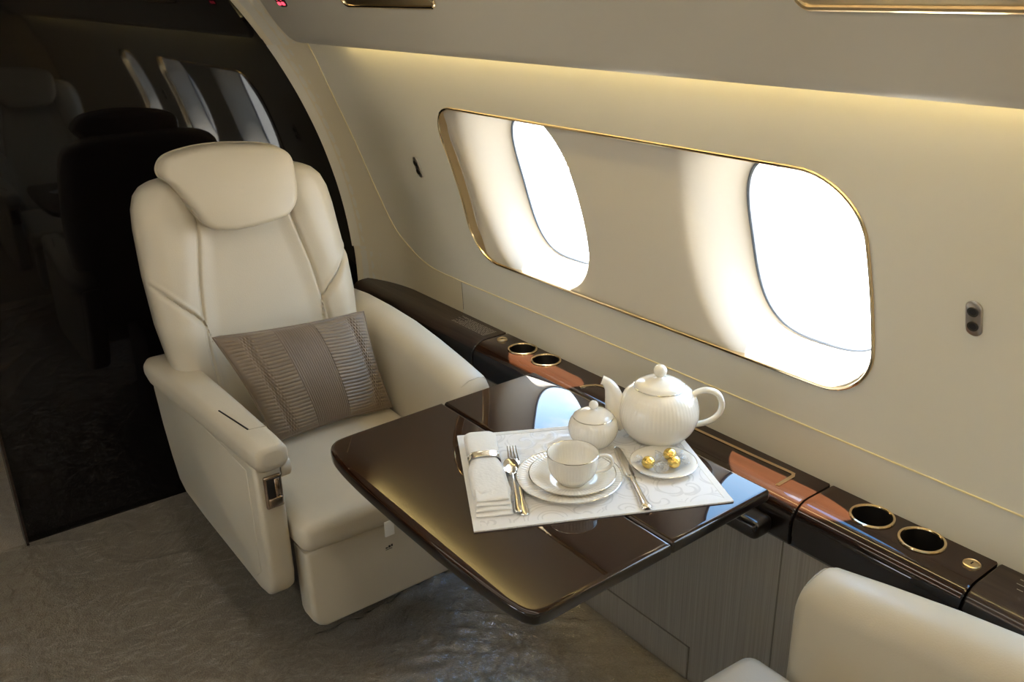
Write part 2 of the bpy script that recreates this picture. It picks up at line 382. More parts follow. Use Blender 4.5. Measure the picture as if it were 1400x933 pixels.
def window_unit(n, y0, y1, centres, side):
    root = thing('window_%d' % n, ws((y0+y1)/2, FZ0, 0, side), None, None, kind='structure')
    cells = [y0]+[(a+b)/2 for a, b in zip(centres, centres[1:])]+[y1]
    rim = {}
    for i, yc in enumerate(centres):
        W = win_loop(yc, 240); loops = [[] for _ in range(25)]
        OUT = [clip_cell(yc, (p[0]-yc, p[1]-WZC), cells[i]-1e-6, cells[i+1]+1e-6, y0, y1) for p in W]
        for cy in cells[i:i+2]:
            if cy in (y0, y1): continue
            for cz in (FZ0, FZ1):
                kk = min(range(240), key=lambda q: (OUT[q][0]-cy)**2+(OUT[q][1]-cz)**2); OUT[kk] = (cy, cz)
        for p, q in zip(W, OUT):
            d = (p[0]-yc, p[1]-WZC); wd = 0.064+0.044*d[0]/math.hypot(*d)
            L0 = math.hypot(q[0]-p[0], q[1]-p[1])
            if (q[0]-yc)*d[0]+(q[1]-WZC)*d[1] < d[0]**2+d[1]**2: q = p; L0 = 0
            for k in range(25):
                s = (k/24)**1.5; pt = (p[0]+(q[0]-p[0])*s, p[1]+(q[1]-p[1])*s)
                dl = L0*s
                loops[k].append(ws(pt[0], pt[1], 0.019*(1-sstep(0.0, 0.060, max(0, min(pt[0]-y0, y1-pt[0]))))*(1 if len(centres) > 1 else 0)*(1-sstep(0.05, 0.0, dl))+PD0+(PD-PD0)*(1-sstep(-0.012, wd, dl))/(1-sstep(-0.012, wd, 0)), side))
        obj('window_panel', loft(loops, False), REVEAL, root)
        g = [ws(a, b, PD-0.001, side) for a, b in win_loop(yc, 96, 0.001)]
        obj('gasket', tube(g, 0.0036, 6, True), GASKET, root)
        obj('pane', loft([[ws(yc+(a-yc)*s, WZC+(b-WZC)*s, PD+0.004, side) for a, b in win_loop(yc, 72, 0.004)] for s in (1, .75, .5, .25, .0005)], False), PANE, root)
    # gold reveal strip and rim
    P = fpath(y0, y1, 14)
    dense = []
    for i in range(len(P)):
        a, b = P[i], P[(i+1) % len(P)]; k = max(1, int(math.hypot(b[0]-a[0], b[1]-a[1])/0.03))
        for j in range(k): dense.append((a[0]+(b[0]-a[0])*j/k, a[1]+(b[1]-a[1])*j/k))
    obj('reveal_strip', loft([[ws(a, b, d, side) for a, b in dense] for d in (0.0, 0.008, 0.016, 0.024)], False), GOLD, root)
    obj('reveal_lining', loft([[ws(a, b, d, side) for a, b in dense] for d in (0.024, 0.05, 0.08, 0.125)], False), REVEAL, root)
    obj('window_frame', tube([ws(a, b, -0.001, side) for a, b in dense], 0.0034, 8, True), GOLD, root)
    return root

FR_RIGHT = [(0.765, 1.995, (0.935, 1.675)), (0.10, 0.43, (0.265,))]
FR_LEFT = [(0.765, 1.995, (0.935, 1.675))]
YREAR = -2.2
def build_wall(side, frs):
    s = Shape()
    s.add(wall_grid(YREAR, YB+0.02, ZLOW, ZRA, side)); s.add(wall_grid(YREAR, YB+0.02, ZRB, ZTOP, side))
    y = YREAR
    for (y0, y1, c) in sorted(frs):
        a, b = y0-0.045, y1+0.045
        for q in (a, b): s.add(grid(lambda u, v: ws(q-0.02+0.04*u, ZRA-0.02+(ZRB-ZRA+0.04)*v, 0.004, side), 3, 40))
        s.add(wall_grid(y, a, ZRA, ZRB, side)); s.add(wall_patch(y0, y1, a, b, side)); y = b
    s.add(wall_grid(y, YB+0.02, ZRA, ZRB, side, 0.02))
    return s.v, s.f
wall_r = obj('wall_right', build_wall(1, FR_RIGHT), WALL, kind='structure', origin=(1.38, 0, Z0))
wall_l = obj('wall_left', build_wall(-1, FR_LEFT), WALL, kind='structure', origin=(-1.4, 0, Z0))
k = 1
for fr in FR_RIGHT: window_unit(k, *fr, 1); k += 1
for fr in FR_LEFT: window_unit(k, *fr, -1); k += 1

# piping of the panel seam, running along the wall and up to the overhead panel
sp = spline([(-2.1, .791, 0), (-1, .791, 0), (0, .791, 0), (1.0, .790, 0), (1.9, .788, 0), (2.12, .788, 0), (2.25, .794, 0), (2.35, .825, 0), (2.42, .880, 0), (2.46, .97, 0), (2.485, 1.10, 0), (2.49, 1.29, 0), (2.46, 1.45, 0)], 12)
obj('trim_1', tube([ws(p[0], p[1], -0.0003) for p in sp], 0.0022, 6), SEAM, kind='structure')
obj('trim_2', tube([ws(2.085, z, -0.0001) for z in [0.70+0.088*i/6 for i in range(7)]], 0.0009, 5), JOINT, kind='structure')

# audio jack plates on the wall
def jack(Y, z, label):
    t = thing('jack_plate', ws(Y, z-0.03), label, 'jack plate')
    P = rrect(Y, z, 0.0125, 0.030, 0.0122, 8)
    obj('plate', loft([[ws(Y+(a-Y)*s, z+(b-z)*s, d) for a, b in P] for s, d in ((1, 0.001), (1, -0.003), (0.9, -0.0045), (0.3, -0.0045))]), NICKEL, t)
    for dz in (-0.0125, 0.0125):
        c = Vector(ws(Y, z+dz, -0.0045))
        nrm = Vector((-(c.x-CX), 0, -(c.z-CZ))).normalized(); a = Vector((0, 1, 0)); b = nrm.cross(a)
        def lp(r, h): return [tuple(c+a*(r*cos(2*pi*q/20))+b*(r*sin(2*pi*q/20))+nrm*h) for q in range(20)]
        s = obj('socket', loft([lp(0.0085, -0.001), lp(0.0085, 0.002), lp(0.006, 0.002), lp(0.0058, 0.0015)], False), DARKMETAL, t)
        obj('hole', loft([lp(0.0062, 0.0008), lp(0.0062, 0.0016)]), DARK, s)
jack(2.185, 1.115, 'small double audio jack plate on the wall beyond the window frame, near the far seat')
jack(0.593, 1.115, 'double audio jack plate on the wall at the right edge, near side of window frame')

# ------------------------------------------------------------------ ceiling, floor, ends
OH = [(1.080, 1.510), (1.109, 1.458), (1.105, 1.4520), (1.097, 1.4535), (1.085, 1.470), (1.050, 1.525), (1.012, 1.578), (0.962, 1.640), (0.88, 1.71), (0.77, 1.76), (0.60, 1.79), (0.0, 1.82)]
def oh_surf(z, x_in=0.0):                         # x of the inboard face at height z
    for (x0, z0), (x1, z1) in zip(OH[4:], OH[5:]):
        if z0 <= z <= z1: return x0+(x1-x0)*(z-z0)/(z1-z0)
    return 1.1
full = OH+[(-x, z) for x, z in OH[::-1][1:]]
ys_c = [YREAR+0.02+(2.40-YREAR)*i/30 for i in range(31)]
def oh_loop(Y, sh):                               # the end of the panel rounds off towards the bulkhead
    return [(x*(1.0)+(0.0), Y+sh*max(0, 0.0), z) for x, z in full]
loops = [oh_loop(y, 0) for y in ys_c]
for a in (20, 40, 60, 80, 90):
    t = math.radians(a); d = 0.06*(1-cos(t))
    loops.append([(x*(1-d*0.55), 2.42+0.06*sin(t), z+d*0.9) for x, z in full])
obj('ceiling', loft(loops, False, False), CEIL, kind='structure', smooth=50, origin=(0, 0, 1.8))
def cream_cap(side):
    return grid(lambda a, b: (lambda Y, z: ws(Y, z, 0.0, side))(2.36+(YB+0.02-2.36)*a, 1.60+0.42*b), 10, 10)
obj('trim_3', join(cream_cap(1), cream_cap(-1)), BAND, kind='structure')
# upper shell above the panels so no daylight leaks in
obj('trim_4', grid(lambda a, b: (CX+(CR+0.02)*cos(math.radians(42+96*a)), YREAR-0.02+(YB+0.05-YREAR)*b, CZ+(CR+0.02)*sin(math.radians(42+96*a))), 24, 2), BAND, kind='structure')
# cream end panel between seam and bulkhead: a skin 1 mm proud of the wall
E0 = [(p[0], p[1]) for p in sp if p[0] > 2.085]
def seam_y(z):
    if z <= 0.789: return 2.087
    best = 2.49
    for (a, b), (c, d) in zip(E0, E0[1:]):
        if b <= z <= d and d > b: best = a+(c-a)*(z-b)/(d-b)
    return best
obj('trim_5', grid(lambda a, b: (lambda z: ws(seam_y(z)+(YB+0.01-seam_y(z))*a, z, -0.0004))(0.60+1.02*b), 28, 90), BAND, kind='structure')

obj('floor', rbox(-1.40, 1.40, YREAR-0.1, 4.4, Z0-0.05, Z0, 0), CARPET, kind='structure', smooth=0)
XL = 0.188
arch = [(wx(YB, z, 0.006), YB, z) for z in [Z0+(1.95-Z0)*i/60 for i in range(61)]]
poly = [(XL, YB, Z0), *arch, (XL, YB, 1.98)]
poly = [(x, y+0.0127*(1.29-x), z) for x, y, z in poly]
wf = obj('wall_front', prism(poly, (0, 0.035, 0)), LACQUER, kind='structure', smooth=20)
archl = [(-abs(p[0]), YB, p[2]) for p in arch]
obj('wall_front_aisle', prism([(-0.42, YB, Z0), *archl, (-0.42, YB, 1.98)], (0, 0.035, 0)), LACQUER, kind='structure', smooth=20)
obj('trim_6', rbox(-0.42, XL, YB, YB+0.035, 1.80, 2.02, 0), LACQUER, kind='structure', smooth=20)
obj('trim_7', rbox(XL-0.006, XL+0.001, YB-0.002, YB+0.060, Z0, 1.80, 0.001), WOODEND, kind='structure', smooth=20)
obj('wall_vestibule', join(rbox(-1.3, 1.3, 4.2, 4.24, Z0, 2.0), rbox(-0.55, -0.50, YB+0.04, 4.2, Z0, 2.0), rbox(0.95, 1.0, YB+0.04, 4.2, Z0, 2.0), rbox(-0.6, 1.0, YB+0.04, 4.2, 1.95, 2.0)), BAND, kind='structure', smooth=20)
obj('wall_rear', rbox(-1.4, 1.4, YREAR-0.04, YREAR, Z0, 2.05), BAND, kind='structure', smooth=20)

# cove lamps hidden behind the lip of the overhead panels
for sd, lab in ((1, 'warm cove lamp strip hidden behind the overhead panel lip above the windows'), (-1, 'warm cove lamp strip on the opposite side of the cabin')):
    t = obj('cove_lamp', rbox(*sorted((sd*1.104, sd*1.114)), -2.0, 2.27, 1.484, 1.489), COVELAMP, label=lab, cat='lamp', smooth=0)

CEILFILL = mat('warm_ceiling_fill', (1, 0.9, 0.7), 0.5, emit=(1.0, 0.91, 0.76), estr=2.6)  # unseen glowing strips added as warm fill for the cabin
for sd, lab in ((1, 'added warm fill strip, out of view above the window side of the cabin'), (-1, 'added warm fill strip, out of view above the aisle side of the cabin')):
    obj('added_ceiling_fill', rbox(sd*0.40-0.05, sd*0.40+0.05, -1.8, 2.0, 1.775, 1.790, 0.003), CEILFILL, label=lab, cat='lamp', smooth=0)

# gold-framed recesses and the lit sign in the overhead panel
def oh_patch(y0, y1, z0, z1, off):
    P = rrect((y0+y1)/2, (z0+z1)/2, (y1-y0)/2, (z1-z0)/2, min(0.018, (z1-z0)/2-0.001, (y1-y0)/2-0.001), 6)
    return [(oh_surf(z)-off*0.8, y, z-off*0.6) for y, z in P]
def recess(y0, y1, z0, z1, label):
    t = thing('service_panel', (oh_surf(z0), (y0+y1)/2, z0), label, 'service panel')
    obj('panel_plate', loft([oh_patch(y0, y1, z0, z1, 0.0), oh_patch(y0, y1, z0, z1, 0.003)]), BRASS, t)
    obj('panel_rim', tube(oh_patch(y0, y1, z0, z1, 0.003), 0.0045, 8, True), GOLD, t)
    obj('air_nozzle', ellipsoid((oh_surf((z0+z1)/2)-0.004, (y0+y1)/2, (z0+z1)/2), 0.012, 0.02, 0.02), CHROME, t)
recess(1.60, 1.985, 1.5555, 1.70, 'gold-rimmed service panel overhead at the top of the picture, nearer the far seat')
recess(0.20, 0.745, 1.5640, 1.70, 'long gold-rimmed service panel overhead in the top right corner')
sg = thing('seat_belt_sign', (1.05, 2.37, 1.55), 'small sign with red lit symbols overhead by the black bulkhead', 'sign')
obj('sign_plate', loft([oh_patch(2.312, 2.370, 1.548, 1.60, 0.0), oh_patch(2.312, 2.370, 1.548, 1.60, 0.002)]), DARK, sg)
for (a, b) in ((2.322, 2.340), (2.346, 2.364)):
    obj('symbol', join(loft([oh_patch(a, b, 1.553, 1.561, 0.002), oh_patch(a, b, 1.553, 1.561, 0.003)]), loft([oh_patch(a+.004, b-.008, 1.565, 1.585, 0.002), oh_patch(a+.004, b-.008, 1.565, 1.585, 0.003)])), REDLIT, sg)

# outside: sunlit apron
obj('ground', rbox(-150, 150, -150, 150, -3.1, -2.9), TARMAC, kind='structure', smooth=0)
for yj in (14,):
    obj('apron_joint', rbox(1.8, 120, yj, yj+0.12, -2.899, -2.893), JOINT, kind='structure', smooth=0)

# ------------------------------------------------------------------ side ledge and cabinet
LZ, LX0, LX1 = 0.690, 1.262, 1.3805
def ledge_prof(x1=LX1):
    P = [(x1, LZ), (1.312, LZ), (1.306, LZ)]
    for a in (15, 30, 45, 60, 75, 90): t = math.radians(a); P.append((1.306-0.044*sin(t), LZ-0.040*(1-cos(t))))
    return P+[(LX0, 0.608), (1.268, 0.600), (x1, 0.600)]
led = thing('side_ledge', (1.32, 0.9, 0.60), 'dark mahogany side ledge with cup holders under the windows', 'ledge')
def ledge_sec(y0, y1, m=WOOD):
    P = ledge_prof()
    st = [(0.97, y0), (1, y0+0.0025)]+[(1, y0+0.0025+(y1-y0-0.005)*i/24) for i in range(1, 24)]+[(1, y1-0.0025), (0.97, y1)]
    lo = [[(min(1.32+(x-1.32)*s, wx(y, z)-0.0008), y, 0.645+(z-0.645)*s) for x, z in P] for s, y in st]
    o = obj('ledge_section', loft(lo), m, led, smooth=25)
    edge_material(o, WOODEDGE, lambda q: q.normal.z < 0.55)
    return o
HOLE_R, HX = 0.036, 1.3415
far_end = ledge_sec(1.872, 2.572, WOODEND)
mid = ledge_sec(0.832, 1.868)
near = ledge_sec(0.512, 0.828)
end2 = ledge_sec(-1.2, 0.508, WOODEND)
def cup_holder(sec, Y):
    cyl = loft([[(HX+HOLE_R*cos(2*pi*q/40), Y+HOLE_R*sin(2*pi*q/40), z) for q in range(40)] for z in (0.615, 0.72)])
    cut(sec, cyl)
    o = obj('cup_holder', ring((HX, Y, LZ+0.0012), HOLE_R+0.0012, 0.0028, 48, 8), GOLD, led)
    r = HOLE_R-0.0005
    obj('cup_well', loft([[(HX+q*cos(2*pi*i/40), Y+q*sin(2*pi*i/40), z) for i in range(40)] for q, z in ((r, 0.690), (r, 0.64), (r-0.003, 0.618), (0.002, 0.617))], False), DARK if Y < 1 else DARKMETAL, o)
for Y in (1.748, 1.650): cup_holder(mid, Y)
for Y in (0.719, 0.624): cup_holder(near, Y)
for Y in (1.837, 0.536):
    b = obj('ledge_button', lathe([(0.0005, 0.004), (0.010, 0.004), (0.0115, 0.003), (0.0125, 0.0042), (0.0140, 0.003), (0.0145, 0.0)], (1.340, Y, LZ), 32), BRASS, led)
    obj('button_slot', rbox(1.336, 1.344, Y-0.001, Y+0.001, LZ+0.0036, LZ+0.0046), DARK, b)
# gold-edged lid over the table stowage
pth = [(1.301, 1.470), (1.320, 1.466), (1.338, 1.455), (1.345, 1.44), (1.347, 1.42), (1.350, 1.2), (1.354, 1.0), (1.357, 0.915), (1.357, 0.900), (1.348, 0.895), (1.297, 0.893)]
sw = []
for i, p in enumerate(pth):
    a = pth[max(0, i-1)]; b = pth[min(len(pth)-1, i+1)]; d = Vector((b[0]-a[0], b[1]-a[1], 0)).normalized(); n = Vector((-d.y, d.x, 0))*0.0040
    sw.append([(p[0]+n.x, p[1]+n.y, LZ-0.001), (p[0]+n.x, p[1]+n.y, LZ+0.0014), (p[0]-n.x, p[1]-n.y, LZ+0.0014), (p[0]-n.x, p[1]-n.y, LZ-0.001)])
obj('lid_trim', loft(sw), GOLD, led, label='gold strip edging the stowage lid')
def placard(y0, sgn, rows, label):
    t = Shape(); rnd = random.Random(3)
    for i in range(rows):
        x = 1.362-i*0.0048; w = 0.10+0.05*rnd.random() if i % 3 else 0.16; y = y0
        while y < y0+w:
            l = 0.006+0.012*rnd.random(); t.add(rbox(x, x+0.0016, y, y+l, LZ, LZ+0.0002)); y += l+0.003
    obj('placard_text', (t.v, t.f), PRINT, led, smooth=0)
placard(1.895, 1, 10, ''); placard(0.30, 1, 8, '')

cab = thing('side_cabinet', (1.32, 1.0, Z0), 'grey striated side cabinet below the mahogany ledge', 'cabinet')
body = obj('cabinet_body', rbox(1.270, 1.366, -1.2, 2.572, Z0+0.002, 0.599, 0.001, 1), CABINET, cab, smooth=0)
obj('access_panel', rbox(1.2672, 1.2710, 1.060, 1.640, Z0+0.004, 0.203, 0.0008, 1), CABINET, cab, smooth=0)
obj('access_panel', rbox(1.2672, 1.2710, 1.644, 2.560, Z0+0.004, 0.203, 0.0008, 1), CABINET, cab, smooth=0)
obj('panel_gap', join(rbox(1.2684, 1.2702, 1.056, 2.56, 0.203, 0.2055), rbox(1.2684, 1.2702, 1.0565, 1.060, Z0+0.004, 0.2055)), JOINT, cab, smooth=0)
obj('panel_gap', rbox(1.2690, 1.2702, 0.846, 0.849, Z0+0.004, 0.598), JOINT, cab, smooth=0)

# ------------------------------------------------------------------ folding table
TZ = 0.700
out = spline([(0.662, 1.25, 0), (0.664, 1.40, 0), (0.671, 1.50, 0), (0.684, 1.556, 0), (0.710, 1.584, 0), (0.755, 1.590, 0)], 8) + [Vector((0.98, 1.596, 0)), Vector((1.262, 1.600, 0)), Vector((1.264, 0.882, 0)), Vector((0.98, 0.877, 0))] + spline([(0.755, 0.874, 0), (0.710, 0.874, 0), (0.686, 0.886, 0), (0.675, 0.920, 0), (0.668, 1.00, 0), (0.663, 1.12, 0)], 8)
def half(P, x, keep_low):
    R = []
    n = len(P)
    for i in range(n):
        a, b = P[i], P[(i+1) % n]
        ia, ib = (a.x < x) == keep_low, (b.x < x) == keep_low
        if ia: R.append(a.copy())
        if ia != ib: R.append(a+(b-a)*((x-a.x)/(b.x-a.x)))
    return R
furniture_units(True)
tb = thing('folding_table', (0.96, 1.24, 0.66), 'dark glossy mahogany folding table set for tea beside the far seat', 'table')
def leaf(P):
    bm = bmesh.new(); A = [bm.verts.new((p.x, p.y, TZ-0.028)) for p in P]; f = bm.faces.new(A)
    e = bmesh.ops.extrude_face_region(bm, geom=[f]); bmesh.ops.translate(bm, verts=[g for g in e['geom'] if isinstance(g, bmesh.types.BMVert)], vec=(0, 0, 0.028))
    bmesh.ops.recalc_face_normals(bm, faces=bm.faces)
    ed = [q for q in bm.edges if any(len(x.verts) == len(P) for x in q.link_faces)]
    bmesh.ops.bevel(bm, geom=ed, offset=0.009, segments=5, profile=0.5, affect='EDGES', clamp_overlap=True)
    return bm_out(bm)
lo_ = leaf(half(out, 0.9885, True)); hi_ = leaf(half(out, 0.9900, False))
for lf in (lo_, hi_): edge_material(obj('table_leaf', lf, WOOD, tb, smooth=40), WOODEDGE, lambda q: q.normal.z < 0.6)
obj('table_frame', rbox(0.80, 1.22, 1.02, 1.46, 0.650, 0.6710, 0.006, 2), WOODEDGE, tb)
obj('hinge', rbox(0.975, 1.004, 1.05, 1.10, 0.664, 0.674, 0.002, 2), BRASS, tb)
obj('hinge', rbox(0.975, 1.004, 1.38, 1.43, 0.664, 0.674, 0.002, 2), BRASS, tb)
furniture_units(False)
obj('slide_rail', rbox(1.205, 1.261, 0.865, 1.55, 0.612, 0.652, 0.014, 4), WOODEDGE, led)
obj('support_arm', prism([(1.204, 1.20, 0.640), (1.204, 1.20, 0.652), (1.00, 1.20, 0.752), (0.90, 1.20, 0.752), (0.90, 1.20, 0.742), (0.99, 1.20, 0.738)], (0, 0.06, 0), 0.002, 1), WOODEDGE, tb)
furniture_units(True)

# ------------------------------------------------------------------ seats
def seat(label, mir):
    YM = 1.249
    def my(p): return (p[0], 2*YM-p[1], p[2]) if mir else p
    def mv(vf): return [my(p) for p in vf[0]], vf[1]
    t = thing('cabin_seat', my((0.89, 2.05, -0.066)), label, 'seat', 'cream leather cabin seats')
    def part(name, vf, m=LEATHER, smooth=45, parent=None, lab=None): return obj(name, mv(vf), m, parent or t, smooth, label=lab)
    # backrest -----------------------------------------------------------
    cx = 0.873
    HW = [(0.40, .225), (0.50, .250), (0.62, .272), (0.75, .287), (0.88, .289), (1.00, .283), (1.05, .276), (1.085, .262), (1.105, .242), (1.118, .215), (1.125, .18), (1.128, .14)]
    def hw(z):
        for (a, b), (c, d) in zip(HW, HW[1:]):
            if a <= z <= c: return b+(d-b)*(z-a)/(c-a)
        return HW[-1][1]
    SE = [(0.40, .18), (0.70, .178), (0.76, .174), (0.85, .163), (0.98, .136), (1.05, .128), (1.13, .12)]
    def se(z):
        for (a, b), (c, d) in zip(SE, SE[1:]):
            if a <= z <= c: return b+(d-b)*(z-a)/(c-a)
        return .12
    DG = [(0.30, 0.885), (0.26, 0.850), (0.225, 0.812), (0.195, 0.782), (0.172, 0.752), (0.165, 0.70)]
    def dz(u):
        for (a, b), (c, d) in zip(DG, DG[1:]):
            if c <= u <= a: return b+(d-b)*(a-u)/(a-c)
        return None
    def front(u, z):
        a = abs(u); h_ = hw(z); e = h_-a; r = 0.055; o = 0.0
        if e < r: o += r*(1-sqrt(max(0, 1-((r-e)/r)**2)))*0.9
        ez = 1.1285-z
        if ez < 0.045: o += 0.045*(1-sqrt(max(0, 1-((0.045-ez)/0.045)**2)))
        s = a-se(z)
        o += 0.010*(1-sstep(-0.05, 0.012, s))*1.0                      # centre panel sits back
        o -= 0.014*sstep(-0.01, 0.05, s)*(1-sstep(0.05, 0.16, s))      # rolled wings
        o += 0.008*math.exp(-(s/0.0042)**2)
        if z < 0.90 and a > 0.15:
            g = dz(min(a, 0.30))
            if g is not None:
                dd = (g-z)*0.75
                o -= 0.012*sstep(0.0, 0.02, dd)*sstep(0.15, 0.19, a)
                o -= 0.004*math.exp(-((dd+0.006)/0.0045)**2)
                o += 0.007*math.exp(-((dd-0.003)/0.0035)**2)
        o += 0.03*sstep(0.60, 0.40, z) if False else 0.0
        return o
    zs = [0.40+0.66*i/150 for i in range(151)]+[1.066, 1.075, 1.084, 1.092, 1.099, 1.105, 1.110, 1.115, 1.119, 1.122, 1.125, 1.127, 1.128]
    loops = []
    for z in zs:
        h_ = hw(z); base = 2.24+0.27*(z-0.45); l = []
        sz = se(z)/h_
        for i in range(131):
            q = -1+2*i/130; aq = abs(q)
            aq = sz*(1-(1-aq/0.5)**1.5) if aq < 0.5 else sz+(1-sz)*((lambda t: 0.5*t**1.6+0.5*(1-(1-t)**1.6))((aq-0.5)/0.5))
            u = math.copysign(aq, q)*h_
            l.append((cx+u, base+front(u, z), z))
        ez = 1.1285-z; bk = 0.125-(0.03*(1-sqrt(max(0, 1-((0.04-ez)/0.04)**2))) if ez < 0.04 else 0)
        for i in range(11):
            q = 1-2*i/10; e = 1-abs(q); bb = bk-0.03*(1-min(1, e*4))**2
            l.append((cx+q*h_*0.985, base+bb, z))
        loops.append(l)
    part('backrest', loft(loops), smooth=70)
    # headrest -----------------------------------------------------------
    hp = spline([(0.668, 1.165, 0), (0.690, 1.190, 0), (0.740, 1.204, 0), (0.810, 1.209, 0), (0.900, 1.203, 0), (0.980, 1.188, 0), (1.022, 1.160, 0), (1.026, 1.110, 0), (1.014, 1.045, 0), (0.980, 1.008, 0), (0.930, 0.997, 0), (0.860, 0.991, 0), (0.790, 0.994, 0), (0.750, 1.010, 0), (0.722, 1.060, 0), (0.690, 1.118, 0), (0.668, 1.142, 0)], 5, True)
    hc = Vector((0.855, 1.10, 0)); L = []
    prof = []
    for kk in range(0, 7): a = pi/2*kk/6; prof.append((0.03+0.90*sin(a)**1.0 if False else 0, 0))
    def hl(off, y): 
        r_ = []
        for p in hp:
            d = p-hc; l = d.length; q = hc+d*((l-off)/l); r_.append((q.x, y+0.30*(q.y-1.0)+0.35*(q.x-0.855)**2, q.y))
        return r_
    F0 = 2.306
    rad = 0.022
    L.append([(hc.x+(p.x-hc.x)*0.04, F0+0.30*0.10, hc.y+(p.y-hc.y)*0.04) for p in hp])
    for s_ in (0.3, 0.55, 0.75): L.append([(hc.x+(p.x-hc.x)*s_, F0+0.006*s_**2+0.30*((hc.y+(p.y-hc.y)*s_)-1.0)+0.35*((p.x-hc.x)*s_)**2, hc.y+(p.y-hc.y)*s_) for p in hp])
    for kk in range(7):
        a = pi/2*kk/6; L.append(hl(rad*(1-sin(a)), F0+0.006+rad*(1-cos(a))))
    L.append(hl(0.0, F0+0.075)); L.append(hl(0.012, F0+0.092)); L.append(hl(0.03, F0+0.097))
    hd_ = part('headrest', loft(L), smooth=60)
    part('headrest_gap_shade', tube(hl(-0.0005, F0+0.062), 0.0026, 6, True), LEATHER_SEAM, parent=hd_)  # dark tube standing in for the shadowed gap around the headrest
    # cushion ------------------------------------------------------------
    def cush(a, b):
        pass
    cv, cf = rbox(0.652, 1.140, 1.692, 2.262, 0.362, 0.446, 0.030, 6)
    bm = bmesh.new(); vs = [bm.verts.new(p) for p in cv]; [bm.faces.new([vs[i] for i in q]) for q in cf]
    bmesh.ops.subdivide_edges(bm, edges=[e for e in bm.edges if e.calc_length() > 0.1], cuts=8, use_grid_fill=True); cv, cf = bm_out(bm)
    cv = [(x, y-(0.010*(1-((x-0.896)/0.25)**2) if y < 1.75 else 0), z+(0.010*(1-((x-0.896)/0.25)**2)*sstep(1.70, 1.80, y) if z > 0.42 else 0)) for x, y, z in cv]
    part('seat_cushion', (cv, cf), smooth=60)
    part('cushion_tab', rbox(0.858, 0.884, 1.6795, 1.6840, 0.340, 0.382, 0.0015, 2), LINEN, lab='white fabric pull tab')
    # leg rest and base ----------------------------------------------------
    P = [(0.662, 0.355), (0.664, 0.20)]+[(0.704-0.040*cos(a), 0.170-0.040*sin(a)) for a in (0, pi/8, pi/4, 3*pi/8, pi/2)]+[(1.128-0.040*sin(-a), 0.170-0.040*cos(a)) for a in (0, pi/8, pi/4, 3*pi/8, pi/2)]
    P = [(0.662, 0.358), (0.664, 0.172), (0.668, 0.155), (0.680, 0.140), (0.697, 0.131), (1.095, 0.131), (1.112, 0.140), (1.124, 0.155), (1.128, 0.172), (1.130, 0.358)]
    part('leg_rest', prism([(x, 1.712, z) for x, z in P], (0, 0.075, 0), 0.014, 4), smooth=50)
    part('seat_base', rbox(0.80, 1.00, 2.02, 2.32, -0.066, 0.36, 0.02, 2), DARKMETAL)
    part('stitched_mark', join(rbox(0.872, 0.878, 1.7110, 1.7122, 0.284, 0.287), rbox(0.880, 0.886, 1.7110, 1.7122, 0.284, 0.290), rbox(0.888, 0.892, 1.7110, 1.7122, 0.285, 0.291), rbox(0.872, 0.890, 1.7110, 1.7122, 0.2795, 0.2805)), DARK, 0)
    # aisle side arm ---------------------------------------------------------
    pl = [(1.752, 0.605), (1.746, 0.45), (1.744, 0.30), (1.752, 0.262), (1.775, 0.240), (1.82, 0.232), (2.20, 0.236), (2.36, 0.245), (2.41, 0.268), (2.45, 0.33), (2.49, 0.42), (2.52, 0.52), (2.53, 0.605)]
    part('arm_panel', prism([(0.582, y, z) for y, z in pl], (0.066, 0, 0), 0.016, 4), smooth=50)
    part('arm_inlay', prism([(0.5805, y, z) for y, z in [(1.80, 0.575), (1.795, 0.30), (1.83, 0.268), (2.30, 0.275), (2.36, 0.30), (2.44, 0.45), (2.46, 0.575)]], (0.004, 0, 0), 0.0015, 2), smooth=50)
    def arm_loft(st, rr, n=6):
        lo2 = []
        for (y, xl, xr, zb, zt) in st:
            r_ = min(rr, (xr-xl)/2-0.001, (zt-zb)/2-0.001)
            lo2.append([(a, y, b) for a, b in rrect((xl+xr)/2, (zb+zt)/2, (xr-xl)/2, (zt-zb)/2, r_, n)])
        return loft(lo2)
    part('arm_pad', arm_loft([(1.7385, 0.602, 0.650, 0.600, 0.634), (1.741, 0.590, 0.660, 0.590, 0.644), (1.746, 0.584, 0.664, 0.585, 0.648), (1.80, 0.580, 0.665, 0.583, 0.650), (2.0, 0.570, 0.665, 0.582, 0.650), (2.25, 0.556, 0.663, 0.580, 0.648), (2.40, 0.548, 0.660, 0.578, 0.644), (2.46, 0.553, 0.656, 0.580, 0.638), (2.495, 0.566, 0.648, 0.586, 0.628), (2.512, 0.590, 0.630, 0.596, 0.615)], 0.024), smooth=50)
    part('arm_lid_slot', tube([(0.598, 1.985, 0.6503), (0.615, 1.845, 0.6505)], 0.0022, 6), DARK)
    part('arm_lid_seam', tube([(0.615, 1.845, 0.6500), (0.655, 1.838, 0.6495)], 0.0010, 6), LEATHER_SEAM)
    for dzz in (0.006,):
        part('stitching', tube([(0.584, 1.78, 0.634), (0.592, 1.752, 0.6405), (0.602, 1.7435, 0.643), (0.630, 1.7425, 0.6435), (0.652, 1.7445, 0.643)], 0.0008, 5), LEATHER_SEAM)
    hd = part('recline_handle', rbox(0.598, 0.640, 1.738, 1.748, 0.492, 0.575, 0.004, 3), BRONZE)
    part('handle_slot', rbox(0.603, 0.635, 1.7365, 1.740, 0.512, 0.569, 0.0012, 2), DARK, parent=hd)
    part('handle_rail', rbox(0.621, 0.633, 1.7350, 1.739, 0.514, 0.567, 0.001, 1), BRONZE, parent=hd)
